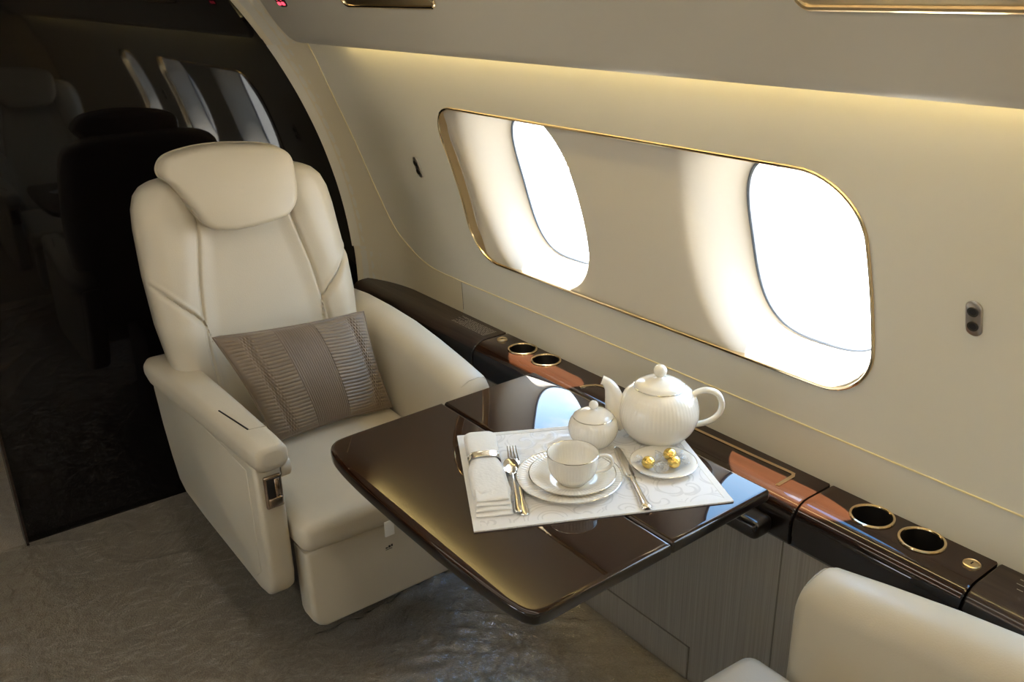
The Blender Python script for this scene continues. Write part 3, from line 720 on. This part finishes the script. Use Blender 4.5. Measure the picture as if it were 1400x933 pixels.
    part('latch', rbox(0.602, 0.636, 1.731, 1.741, 0.498, 0.521, 0.004, 3), BRONZE, parent=hd)
    part('control_dial', join(*[loft([[(0.6470+dx, 1.778+r_*cos(2*pi*q/28), 0.572+r_*sin(2*pi*q/28)) for q in range(28)] for dx, r_ in ((0, R0), (0.022, R0), (0.0265, R0-0.004), (0.0275, R0-0.008), (0.026, max(0.001, R0-0.010)))]) for R0 in (0.026, 0.014)]), LEATHER)
    # wall side arm -------------------------------------------------------------
    st = []
    for y, xl, xr, zt in [(1.760, 1.170, 1.222, 0.590), (1.763, 1.157, 1.238, 0.612), (1.772, 1.148, 1.248, 0.630), (1.79, 1.143, 1.252, 0.640), (1.88, 1.141, 1.254, 0.657), (2.0, 1.140, 1.255, 0.678), (2.12, 1.140, 1.256, 0.694), (2.26, 1.140, 1.256, 0.702), (2.40, 1.140, 1.256, 0.704), (2.48, 1.145, 1.253, 0.70), (2.53, 1.155, 1.24, 0.68)]:
        zb = 0.30; l = [(xr, y, zb), (xr, y, zt-0.045)]
        for a in (15, 30, 45, 60, 75, 90): q = math.radians(a); l.append((xr-0.035*(1-cos(q)), y, zt-0.045+0.045*sin(q)))
        w_ = xr-xl; ri = min(0.06, w_-0.038)
        for a in (0, 15, 30, 45, 60, 75, 90): q = math.radians(a); l.append((xl+ri*(1-sin(q)), y, zt-0.055+0.055*cos(q)))
        l += [(xl, y, zt-0.12), (xl, y, zb)]
        st.append(l)
    part('wall_arm', loft(st), smooth=60)
    part('stitching', tube([(1.160, 1.776, 0.622), (1.185, 1.778, 0.632), (1.215, 1.778, 0.634), (1.235, 1.779, 0.628), (1.245, 1.781, 0.610)], 0.0008, 5), LEATHER_SEAM)
    return t
seat('cream leather seat facing the table, with a taupe pillow on it', False)
seat('cream leather seat cut off at the lower right corner, facing the far one', True)

# ------------------------------------------------------------------ pillow
TLp, TRp, BRp, BLp = (Vector(p) for p in ((0.678, 2.205, 0.752), (1.108, 2.190, 0.728), (1.120, 2.085, 0.462), (0.762, 2.080, 0.470)))
pn = (TRp-TLp).cross(BLp-TLp).normalized()
if pn.y > 0: pn = -pn
pil = thing('throw_pillow', tuple((TLp+TRp+BRp+BLp)/4-Vector((0, 0, 0.14))), 'taupe pleated satin pillow lying on the far cream seat', 'pillow')
def pbase(u, v):
    p = (TLp*(1-u)+TRp*u)*(1-v)+(BLp*(1-u)+BRp*u)*v
    c = (TLp+TRp+BRp+BLp)/4
    k = 0.035*(4*u*(1-u))*(1 if True else 0)
    pin = 1-0.050*((4*v*(1-v))*abs(2*u-1)**4+(4*u*(1-u))*abs(2*v-1)**4)
    return c+(p-c)*pin
def puff(u, v): return 0.056*(max(0, 1-abs(2*u-1)**2.6)*max(0, 1-abs(2*v-1)**2.2))**0.55
U0, U1 = 0.345, 0.615
def pil_front(u, v):
    d = puff(u, v)
    w = sstep(0, 0.06, min(u, 1-u, v, 1-v))
    if U0 <= u <= U1: d += w*(0.0018*abs(sin((u-U0)/(U1-U0)*pi*17))-0.0006)
    else:
        zig = 0.0
        su = (u if u < U0 else 1-u*0.97)
        band = math.exp(-((su-0.150)/0.030)**2)
        ph = v*pi*30+0.35*sin(u*23)
        d += w*(0.0030*abs(sin(ph))**0.8*(1-0.75*band)+band*(0.0030*sin(ph*1.0)*sin(su*2*pi/0.020)-0.003))
    return tuple(pbase(u, v)+pn*d)
def pil_back(u, v): return tuple(pbase(u, v)-pn*puff(u, v)*0.55)
def panel(ua, ub, nu, nv): return grid(lambda a, b: pil_front(ua+(ub-ua)*a, b), nu, nv)
obj('pleated_side', join(panel(0, U0, 100, 300)), PILLOW, pil, smooth=60)
obj('pleated_side', join(panel(U1, 1, 110, 300)), PILLOW, pil, smooth=60)
obj('corded_band', panel(U0, U1, 205, 60), PILLOWBAND, pil, smooth=60)
obj('pillow_back', grid(pil_back, 40, 30), PILLOW, pil, smooth=60)
edge = [pbase(i/30, 0) for i in range(31)]+[pbase(1, i/20) for i in range(1, 21)]+[pbase(1-i/30, 1) for i in range(1, 31)]+[pbase(0, 1-i/20) for i in range(1, 20)]
obj('piping', tube([tuple(p) for p in edge], 0.0035, 6, True), PILLOW, pil)

# ------------------------------------------------------------------ tea things
Z1 = TZ+0.0003
mq = [Vector(p) for p in ((0.919, 1.431, 0), (1.262, 1.253, 0), (1.300, 1.180, 0), (1.173, 0.896, 0), (0.742, 1.115, 0))]
MAT_C = [Vector((0.919, 1.431, 0)), Vector((1.324, 1.210, 0)), Vector((1.173, 0.896, 0)), Vector((0.742, 1.115, 0))]
def matp(a, b): return (MAT_C[0]*(1-a)+MAT_C[1]*a)*(1-b)+(MAT_C[3]*(1-a)+MAT_C[2]*a)*b
mt = thing('placemat', tuple(matp(.5, .5)+Vector((0, 0, TZ))), 'white damask placemat laid askew on the mahogany table', 'placemat')
def matg(za, a0, a1, b0, b1, na, nb):
    return grid(lambda a, b: tuple(matp(a0+(a1-a0)*a, b0+(b1-b0)*b)+Vector((0, 0, za))), na, nb)
obj('mat_cloth', loft([[tuple(matp(a, b)+Vector((0, 0, z))) for a, b in ((0, 0), (1, 0), (1, 1), (0, 1))] for z in (Z1, Z1+0.0022)]), DAMASK, mt, smooth=0)
hem = Shape()
for a0, a1, b0, b1 in ((0, 1, 0, .035), (0, 1, .965, 1), (0, .028, .035, .965), (.972, 1, .035, .965)):
    hem.add(loft([[tuple(matp(a, b)+Vector((0, 0, z))) for a, b in ((a0, b0), (a1, b0), (a1, b1), (a0, b1))] for z in (Z1+0.0022, Z1+0.0030)]))
obj('hem', (hem.v, hem.f), LINEN, mt, smooth=0)
ZM = Z1+0.0026                                   # top of the mat

def fl(depth, count, z0, z1):
    f = lambda z: depth*sstep(z0, z0+0.006, z)*(1-sstep(z1-0.004, z1, z))
    class W: pass
    def g(z): return f(z)
    g.count = count
    return g
def plate(name, c, r, label, flute=True, h=0.012, cat='plate'):
    t = thing(name, c, label, cat)
    pr = [(0.001, 0.0035), (r*0.50, 0.0035), (r*0.60, 0.0045), (r*0.70, 0.0080), (r*0.80, h*0.80), (r*0.97, h), (r, h-0.0006), (r*0.985, h-0.0022), (r*0.80, h*0.80-0.003), (r*0.68, 0.004), (r*0.58, 0.0008), (r*0.55, 0.0), (0.001, 0.0006)]
    if flute:
        n = 288; loops = []
        for i, (rr, z) in enumerate(pr):
            l = []
            for q in range(n):
                a = 2*pi*q/n; dz = 0.0007*cos(72*a) if i in (4, 5) else (0.0003*cos(72*a) if i == 3 else 0)
                l.append((c[0]+rr*cos(a), c[1]+rr*sin(a), c[2]+z+dz))
            loops.append(l)
        v = loft(loops)
    else: v = lathe(pr, c, 64)
    obj('dish_body', v, PORC, t, smooth=50)
    obj('silver_rim', ring((c[0], c[1], c[2]+h-0.0004), r-0.0004, 0.0008, 72, 6), CHROME, t)
    return t
PC = (0.984, 1.142)
plate('dinner_plate', (PC[0], PC[1], ZM), 0.102, 'larger white china plate with fluted rim underneath the saucer', h=0.013)
plate('saucer', (PC[0]+0.006, PC[1]-0.003, ZM+0.0045), 0.084, 'smaller fluted saucer directly under the teacup', h=0.0135, cat='saucer')
plate('sweet_dish', (1.166, 1.068, ZM), 0.066, 'small white china dish holding gold wrapped sweets', False, 0.011, 'dish')

# teacup
CC = (0.979, 1.125, ZM+0.0086)
cup = thing('teacup', CC, 'fluted white china teacup standing on the saucer', 'teacup')
cp = [(0.001, 0.003), (0.022, 0.003), (0.0235, 0.0), (0.0255, 0.0005), (0.027, 0.004), (0.036, 0.012), (0.0435, 0.024), (0.0470, 0.038), (0.0482, 0.052), (0.0490, 0.0615), (0.0486, 0.0622), (0.0476, 0.0615), (0.0462, 0.050), (0.0445, 0.037), (0.041, 0.025), (0.034, 0.014), (0.02, 0.007), (0.001, 0.006)]
cpd = spline([(a, b, 0) for a, b in cp[4:10]], 4)
prof = [*cp[:4], *[(p.x, p.y) for p in cpd], *cp[10:]]
obj('cup_body', lathe(prof, CC, 192, fl(0.006, 48, 0.010, 0.058)), PORC, cup, smooth=60)
obj('silver_rim', ring((CC[0], CC[1], CC[2]+0.0620), 0.0487, 0.0009, 64, 6), CHROME, cup)
ang = math.radians(-37); ux = Vector((cos(ang), sin(ang), 0))
def hpath(c, pts): return [tuple(Vector(c)+ux*a+Vector((0, 0, b))) for a, b in pts]
obj('handle', tube(spline(hpath(CC, [(0.0465, 0.050), (0.056, 0.0545), (0.069, 0.052), (0.0745, 0.042), (0.071, 0.031), (0.060, 0.023), (0.0465, 0.020), (0.041, 0.019)]), 6), 0.0034, 10, flat=1.3, up0=(0.6, 0.8, 0)), PORC, cup, smooth=60)

# teapot
PT = (1.247, 1.163, ZM)
pot = thing('teapot', PT, 'white china teapot with ball knob lid, tallest piece on the table', 'teapot')
bp_ = spline([(0.044, 0.0, 0), (0.058, 0.006, 0), (0.074, 0.024, 0), (0.0830, 0.050, 0), (0.0815, 0.076, 0), (0.0715, 0.100, 0), (0.056, 0.1135, 0), (0.052, 0.1155, 0)], 6)
prof = [(0.001, 0.003), (0.040, 0.003), (0.042, 0.0)]+[(p.x, p.y) for p in bp_]+[(0.050, 0.115), (0.049, 0.110), (0.001, 0.108)]
obj('pot_body', lathe(prof, PT, 240, fl(0.0035, 60, 0.045, 0.112)), PORC, pot, smooth=60)
ld = obj('lid', lathe([(0.001, 0.112), (0.0505, 0.113), (0.0525, 0.1165), (0.0515, 0.1190), (0.045, 0.1240), (0.033, 0.1300), (0.018, 0.1340), (0.008, 0.1355), (0.0062, 0.138), (0.0060, 0.140), (0.001, 0.1405)], PT, 64), PORC, pot, smooth=60)
obj('knob', ellipsoid((PT[0], PT[1], PT[2]+0.1505), 0.0140, 0.0140, 0.0140), PORC, ld)
obj('silver_rim', ring((PT[0], PT[1], PT[2]+0.1172), 0.0528, 0.0008, 64, 6), CHROME, ld)
ux = Vector((cos(math.radians(-46)), sin(math.radians(-46)), 0))
spt = hpath(PT, [(-0.064, 0.040), (-0.081, 0.052), (-0.089, 0.070), (-0.094, 0.090), (-0.100, 0.108), (-0.110, 0.120), (-0.119, 0.124)])
spf = spline(spt, 6); m_ = len(spf)
rad = [0.026*(1-i/(m_-1))**1.25+0.0075+0.0025*sstep(0.86, 1.0, i/(m_-1)) for i in range(m_)]
obj('spout', tube([tuple(p) for p in spf], rad, 16), PORC, pot, smooth=60)
obj('spout_mouth', tube([tuple(spf[-1]-(spf[-1]-spf[-3])*0.02), tuple(spf[-1]+(spf[-1]-spf[-3]).normalized()*0.0008)], 0.0066, 14), DARK, pot)
obj('handle', tube(spline(hpath(PT, [(0.068, 0.100), (0.078, 0.107), (0.096, 0.112), (0.116, 0.106), (0.127, 0.088), (0.126, 0.066), (0.113, 0.048), (0.096, 0.038), (0.080, 0.033), (0.070, 0.032)]), 6), 0.0062, 12, flat=1.25, up0=(0.6, 0.8, 0)), PORC, pot, smooth=60)
# sugar bowl
SB = (1.121, 1.225, ZM)
sbw = thing('sugar_bowl', SB, 'white china lidded sugar bowl between teacup and teapot', 'sugar bowl')
bp_ = spline([(0.028, 0.0, 0), (0.038, 0.006, 0), (0.048, 0.022, 0), (0.0515, 0.038, 0), (0.0485, 0.053, 0), (0.0425, 0.0610, 0), (0.041, 0.0620, 0)], 6)
obj('bowl_body', lathe([(0.001, 0.002), (0.025, 0.002), (0.0265, 0.0)]+[(p.x, p.y) for p in bp_]+[(0.040, 0.0615), (0.001, 0.058)], SB, 192, fl(0.005, 48, 0.012, 0.059)), PORC, sbw, smooth=60)
ld = obj('lid', lathe([(0.001, 0.060), (0.0400, 0.0605), (0.0415, 0.0630), (0.0405, 0.0650), (0.034, 0.0700), (0.022, 0.0750), (0.009, 0.0775), (0.0052, 0.079), (0.0045, 0.081), (0.001, 0.0815)], SB, 64), PORC, sbw, smooth=60)
obj('knob', ellipsoid((SB[0], SB[1], SB[2]+0.0885), 0.0100, 0.0100, 0.0095), PORC, ld)
obj('silver_rim', ring((SB[0], SB[1], SB[2]+0.0635), 0.0417, 0.0008, 64, 6), CHROME, ld)

# sweets
def sweet(c, r, a, label):
    t = thing('wrapped_sweet', (c[0], c[1], c[2]-r), label, 'sweet', 'gold sweets on the small dish')
    obj('foil_ball', ellipsoid(c, r, r, r*0.96, 22, 14), GOLDFOIL, t, smooth=60)
    d = Vector((cos(a), sin(a), 0)); n = Vector((-sin(a), cos(a), 0))
    for sg_ in (-1, 1):
        loops = []
        for s_, w in ((0.75, 0.009), (1.0, 0.0042), (1.15, 0.0030), (1.35, 0.0075), (1.7, 0.0115), (2.1, 0.0145)):
            p = Vector(c)+d*(sg_*r*s_)-Vector((0, 0, 0.002*(s_-0.8)))
            loops.append([tuple(p+n*(w*(cos(2*pi*q/18))*(1+0.22*cos(5*2*pi*q/18)))+Vector((0, 0, 0.62*w*sin(2*pi*q/18)*(1+0.3*cos(6*2*pi*q/18+1))))) for q in range(18)])
        obj('cellophane_twist', loft(loops, False), CELLO, t, smooth=60)
ZS = ZM+0.0045
sweet((1.130, 1.074, ZS+0.0135), 0.0132, 1.75, 'gold sweet on the left, apart from the other two on the dish')
sweet((1.186, 1.070, ZS+0.0135), 0.0132, 2.5, 'rear gold sweet of the touching pair on the dish')
sweet((1.170, 1.044, ZS+0.0135), 0.0132, 2.95, 'front gold sweet of the touching pair on the dish')

# napkin and ring
NA, NB = Vector((0.940, 1.378, ZM)), Vector((0.797, 1.128, ZM))
nd = (NB-NA).normalized(); nn = Vector((-nd.y, nd.x, 0))
nl = (NB-NA).length
nap = thing('napkin', tuple((NA+NB)/2), 'white linen napkin rolled up, lying on the left of the placemat', 'napkin')
def nhw(s): return 0.033-0.006*math.exp(-((s-0.36)/0.10)**2)+0.004*s
def nh(s): return 0.026-0.002*math.exp(-((s-0.36)/0.10)**2)+0.003*s
def nloop(s, sc=1.0, extra=0.0):
    a, b = nhw(s)*sc, nh(s)*sc/2; c = NA+nd*(nl*s)+Vector((0, 0, nh(s)/2+0.0003)); l = []
    for q in range(48):
        t = 2*pi*q/48; e = 0.62
        wr = 1+0.025*sin(3*t+s*9)+0.018*sin(7*t-s*14)
        h_ = b*math.copysign(abs(sin(t))**e, sin(t)); h_ = h_*wr if h_ > 0 else h_
        l.append(tuple(c+nn*(a*math.copysign(abs(cos(t))**e, cos(t))*wr)+Vector((0, 0, h_))))
    return l
obj('rolled_cloth', loft([nloop(0, 0.90)]+[nloop(i/30) for i in range(1, 25)]+[nloop(0.83, 0.97), nloop(0.86, 0.90), nloop(0.875, 0.72)]), LINEN, nap, smooth=60)
# folded layers showing at the near end
for i in range(4):
    hw_, th_, s1 = 0.0345-0.0012*i, 0.0036, 1.0-0.022*i
    lay = []
    for s_, f_ in [(0.80, 1.0), (0.88, 1.0), (s1-0.03, 1.0), (s1-0.012, 1.0), (s1-0.005, 0.8), (s1, 0.35)]:
        c = NA+nd*(nl*s_)+Vector((0, 0, 0.0040+0.0068*i)); l = []
        for q in range(32):
            t = 2*pi*q/32; e = 0.6
            l.append(tuple(c+nn*(hw_*(0.985+0.015*f_)*math.copysign(abs(cos(t))**e, cos(t)))+Vector((0, 0, th_*f_*math.copysign(abs(sin(t))**e, sin(t))+0.0008*sin(3.0*cos(t)+i*2)))))
        lay.append(l)
    obj('folded_layer', loft(lay), LINEN, nap, smooth=60)
rc = NA+nd*(nl*0.355)
rg_ = thing('napkin_ring', tuple(rc), 'silver napkin ring around the rolled napkin', 'napkin ring')
def rloop(off, gr, n=56):
    c = rc+nd*off+Vector((0, 0, 0.0150)); l = []
    for q in range(n):
        t = 2*pi*q/n; e = 0.78
        l.append(tuple(c+nn*((0.0325+gr)*math.copysign(abs(cos(t))**e, cos(t)))+Vector((0, 0, (0.0145+gr)*math.copysign(abs(sin(t))**e, sin(t))))))
    return l
obj('band', loft([rloop(o_, g_) for o_, g_ in ((-0.011, -0.0008), (-0.011, 0.0004), (-0.0075, 0.0006), (-0.007, 0.0), (0.007, 0.0), (0.0075, 0.0006), (0.011, 0.0004), (0.011, -0.0008))]+[rloop(-0.011, -0.0008)], False), CHROME, rg_, smooth=40)

# cutlery
def along(A, B, z):
    A, B = Vector((*A, z)), Vector((*B, z)); d = (B-A).normalized(); return A, d, Vector((-d.y, d.x, 0)), (B-A).length
def strip(A, d, n, L, st):
    # st: (s, half width, thickness, height of the underside, cup depth)
    loops = []
    P = spline([(s, w, t) for s, w, t, z, c in st], 5); Q = spline([(s, z, c) for s, w, t, z, c in st], 5)
    for p, q in zip(P, Q):
        l = []
        for i in range(13): x = -1+2*i/12; l.append(tuple(A+d*(L*p.x)+n*(p.y*x)+Vector((0, 0, q.y+p.z*sqrt(max(0.02, 1-x*x*0.98))-q.z*(1-x*x)+q.z))))
        for i in range(13): x = 1-2*i/12; l.append(tuple(A+d*(L*p.x)+n*(p.y*x)+Vector((0, 0, q.y-q.z*(1-x*x)+q.z))))
        loops.append(l)
    return loft(loops)
# spoon, resting against the napkin
A, d, n, L = along((0.936, 1.268), (0.834, 1.106), ZM+0.005)
so = thing('teaspoon', tuple(A+d*L*0.5), 'silver teaspoon lying between the napkin and the fork', 'spoon')
obj('spoon_bowl', strip(A, d, n, L, [(0.0, 0.002, 0.0012, 0.006, 0.0), (0.03, 0.0095, 0.0012, 0.0035, 0.0025), (0.12, 0.0150, 0.0012, 0.001, 0.0050), (0.24, 0.0135, 0.0012, 0.002, 0.0042), (0.32, 0.0060, 0.0018, 0.006, 0.0010), (0.36, 0.0030, 0.0026, 0.008, 0.0)]), CHROME, so, smooth=60)
obj('spoon_handle', strip(A, d, n, L, [(0.35, 0.0030, 0.0028, 0.008, 0.0), (0.45, 0.0024, 0.0026, 0.010, 0.0), (0.65, 0.0030, 0.0024, 0.0085, 0.0), (0.85, 0.0055, 0.0026, 0.0045, 0.0), (0.95, 0.0075, 0.0030, 0.0022, 0.0), (0.99, 0.0055, 0.0026, 0.0014, 0.0), (1.0, 0.002, 0.002, 0.0014, 0.0)]), CHROME, so, smooth=60)
# fork
A, d, n, L = along((0.972, 1.310), (0.842, 1.098), ZM)
fo = thing('fork', tuple(A+d*L*0.5), 'silver fork beside the left edge of the plates', 'fork')
for i in range(4):
    o_ = (-1.5+i)*0.0062
    obj('tine', tube([tuple(A+d*(L*s)+n*(o_*(0.92 if s < 0.1 else 1))+Vector((0, 0, z))) for s, z in ((0.0, 0.0085), (0.06, 0.0055), (0.14, 0.0035), (0.225, 0.0040))], [0.0007, 0.0013, 0.0016, 0.0018], 7), CHROME, fo)
obj('fork_neck', strip(A, d, n, L, [(0.19, 0.0110, 0.0018, 0.003, 0.0), (0.25, 0.0112, 0.0020, 0.0032, 0.001), (0.30, 0.0080, 0.0022, 0.004, 0.0008), (0.35, 0.0038, 0.0028, 0.0065, 0.0), (0.42, 0.0027, 0.0028, 0.0095, 0.0)]), CHROME, fo, smooth=60)
obj('fork_handle', strip(A, d, n, L, [(0.41, 0.0027, 0.0028, 0.0095, 0.0), (0.60, 0.0032, 0.0026, 0.0095, 0.0), (0.82, 0.0060, 0.0028, 0.005, 0.0), (0.94, 0.0095, 0.0032, 0.0022, 0.0), (0.985, 0.0075, 0.0028, 0.0014, 0.0), (1.0, 0.003, 0.002, 0.0014, 0.0)]), CHROME, fo, smooth=60)
# knife
A, d, n, L = along((1.146, 1.182), (1.026, 0.972), ZM)
kn = thing('knife', tuple(A+d*L*0.5), 'silver table knife right of the plates', 'knife')
obj('blade', strip(A, d, n, L, [(0.0, 0.002, 0.0008, 0.001, 0), (0.05, 0.0075, 0.0010, 0.001, 0), (0.25, 0.0092, 0.0014, 0.001, 0), (0.46, 0.0088, 0.0016, 0.0015, 0), (0.50, 0.0070, 0.0022, 0.002, 0)]), CHROME, kn, smooth=60)
obj('knife_handle', strip(A, d, n, L, [(0.49, 0.0075, 0.0040, 0.0008, 0), (0.53, 0.0085, 0.0058, 0.0004, 0), (0.57, 0.0062, 0.0052, 0.0006, 0), (0.70, 0.0068, 0.0060, 0.0004, 0), (0.88, 0.0088, 0.0074, 0.0003, 0), (0.95, 0.0110, 0.0086, 0.0003, 0), (0.985, 0.0100, 0.0080, 0.0005, 0), (1.0, 0.005, 0.005, 0.002, 0)]), CHROME, kn, smooth=60)

furniture_units(False)
# ------------------------------------------------------------------ plastic film over the carpet
def film(a, b):
    x, y = -0.40+1.66*a, 0.20+2.398*b
    def nz(x, y, s): return sin(x*s+1.7*sin(y*s*0.7))*sin(y*s*1.13+1.3*sin(x*s*0.9+0.5))
    z = 0.022*math.exp(-((y-1.70-0.015*sin(x*14))/0.016)**2)*sstep(0.62, 0.70, x)*(0.7+0.3*sin(x*70))
    # long soft folds running diagonally, and sharp crumples near the cabinet
    q = y*0.85+x*0.9+0.10*nz(x, y, 5.5)
    z += 0.0075*(1-abs(sin(q*19)))**2.2*(0.5+0.5*nz(x+1, y, 4.0))+0.003*nz(x, y, 8)
    m = math.exp(-((x-0.95)/0.30)**2-((y-1.35)/0.40)**2)+0.15
    z += 0.0055*m*(abs(nz(x, y+5, 43))+0.6*abs(nz(x+2, y, 71)))
    return (x, y, Z0+0.011+z)
obj('floor_film', grid(film, 330, 470), FILM, smooth=60, label='crumpled clear protective film laid over the carpet', cat='film')
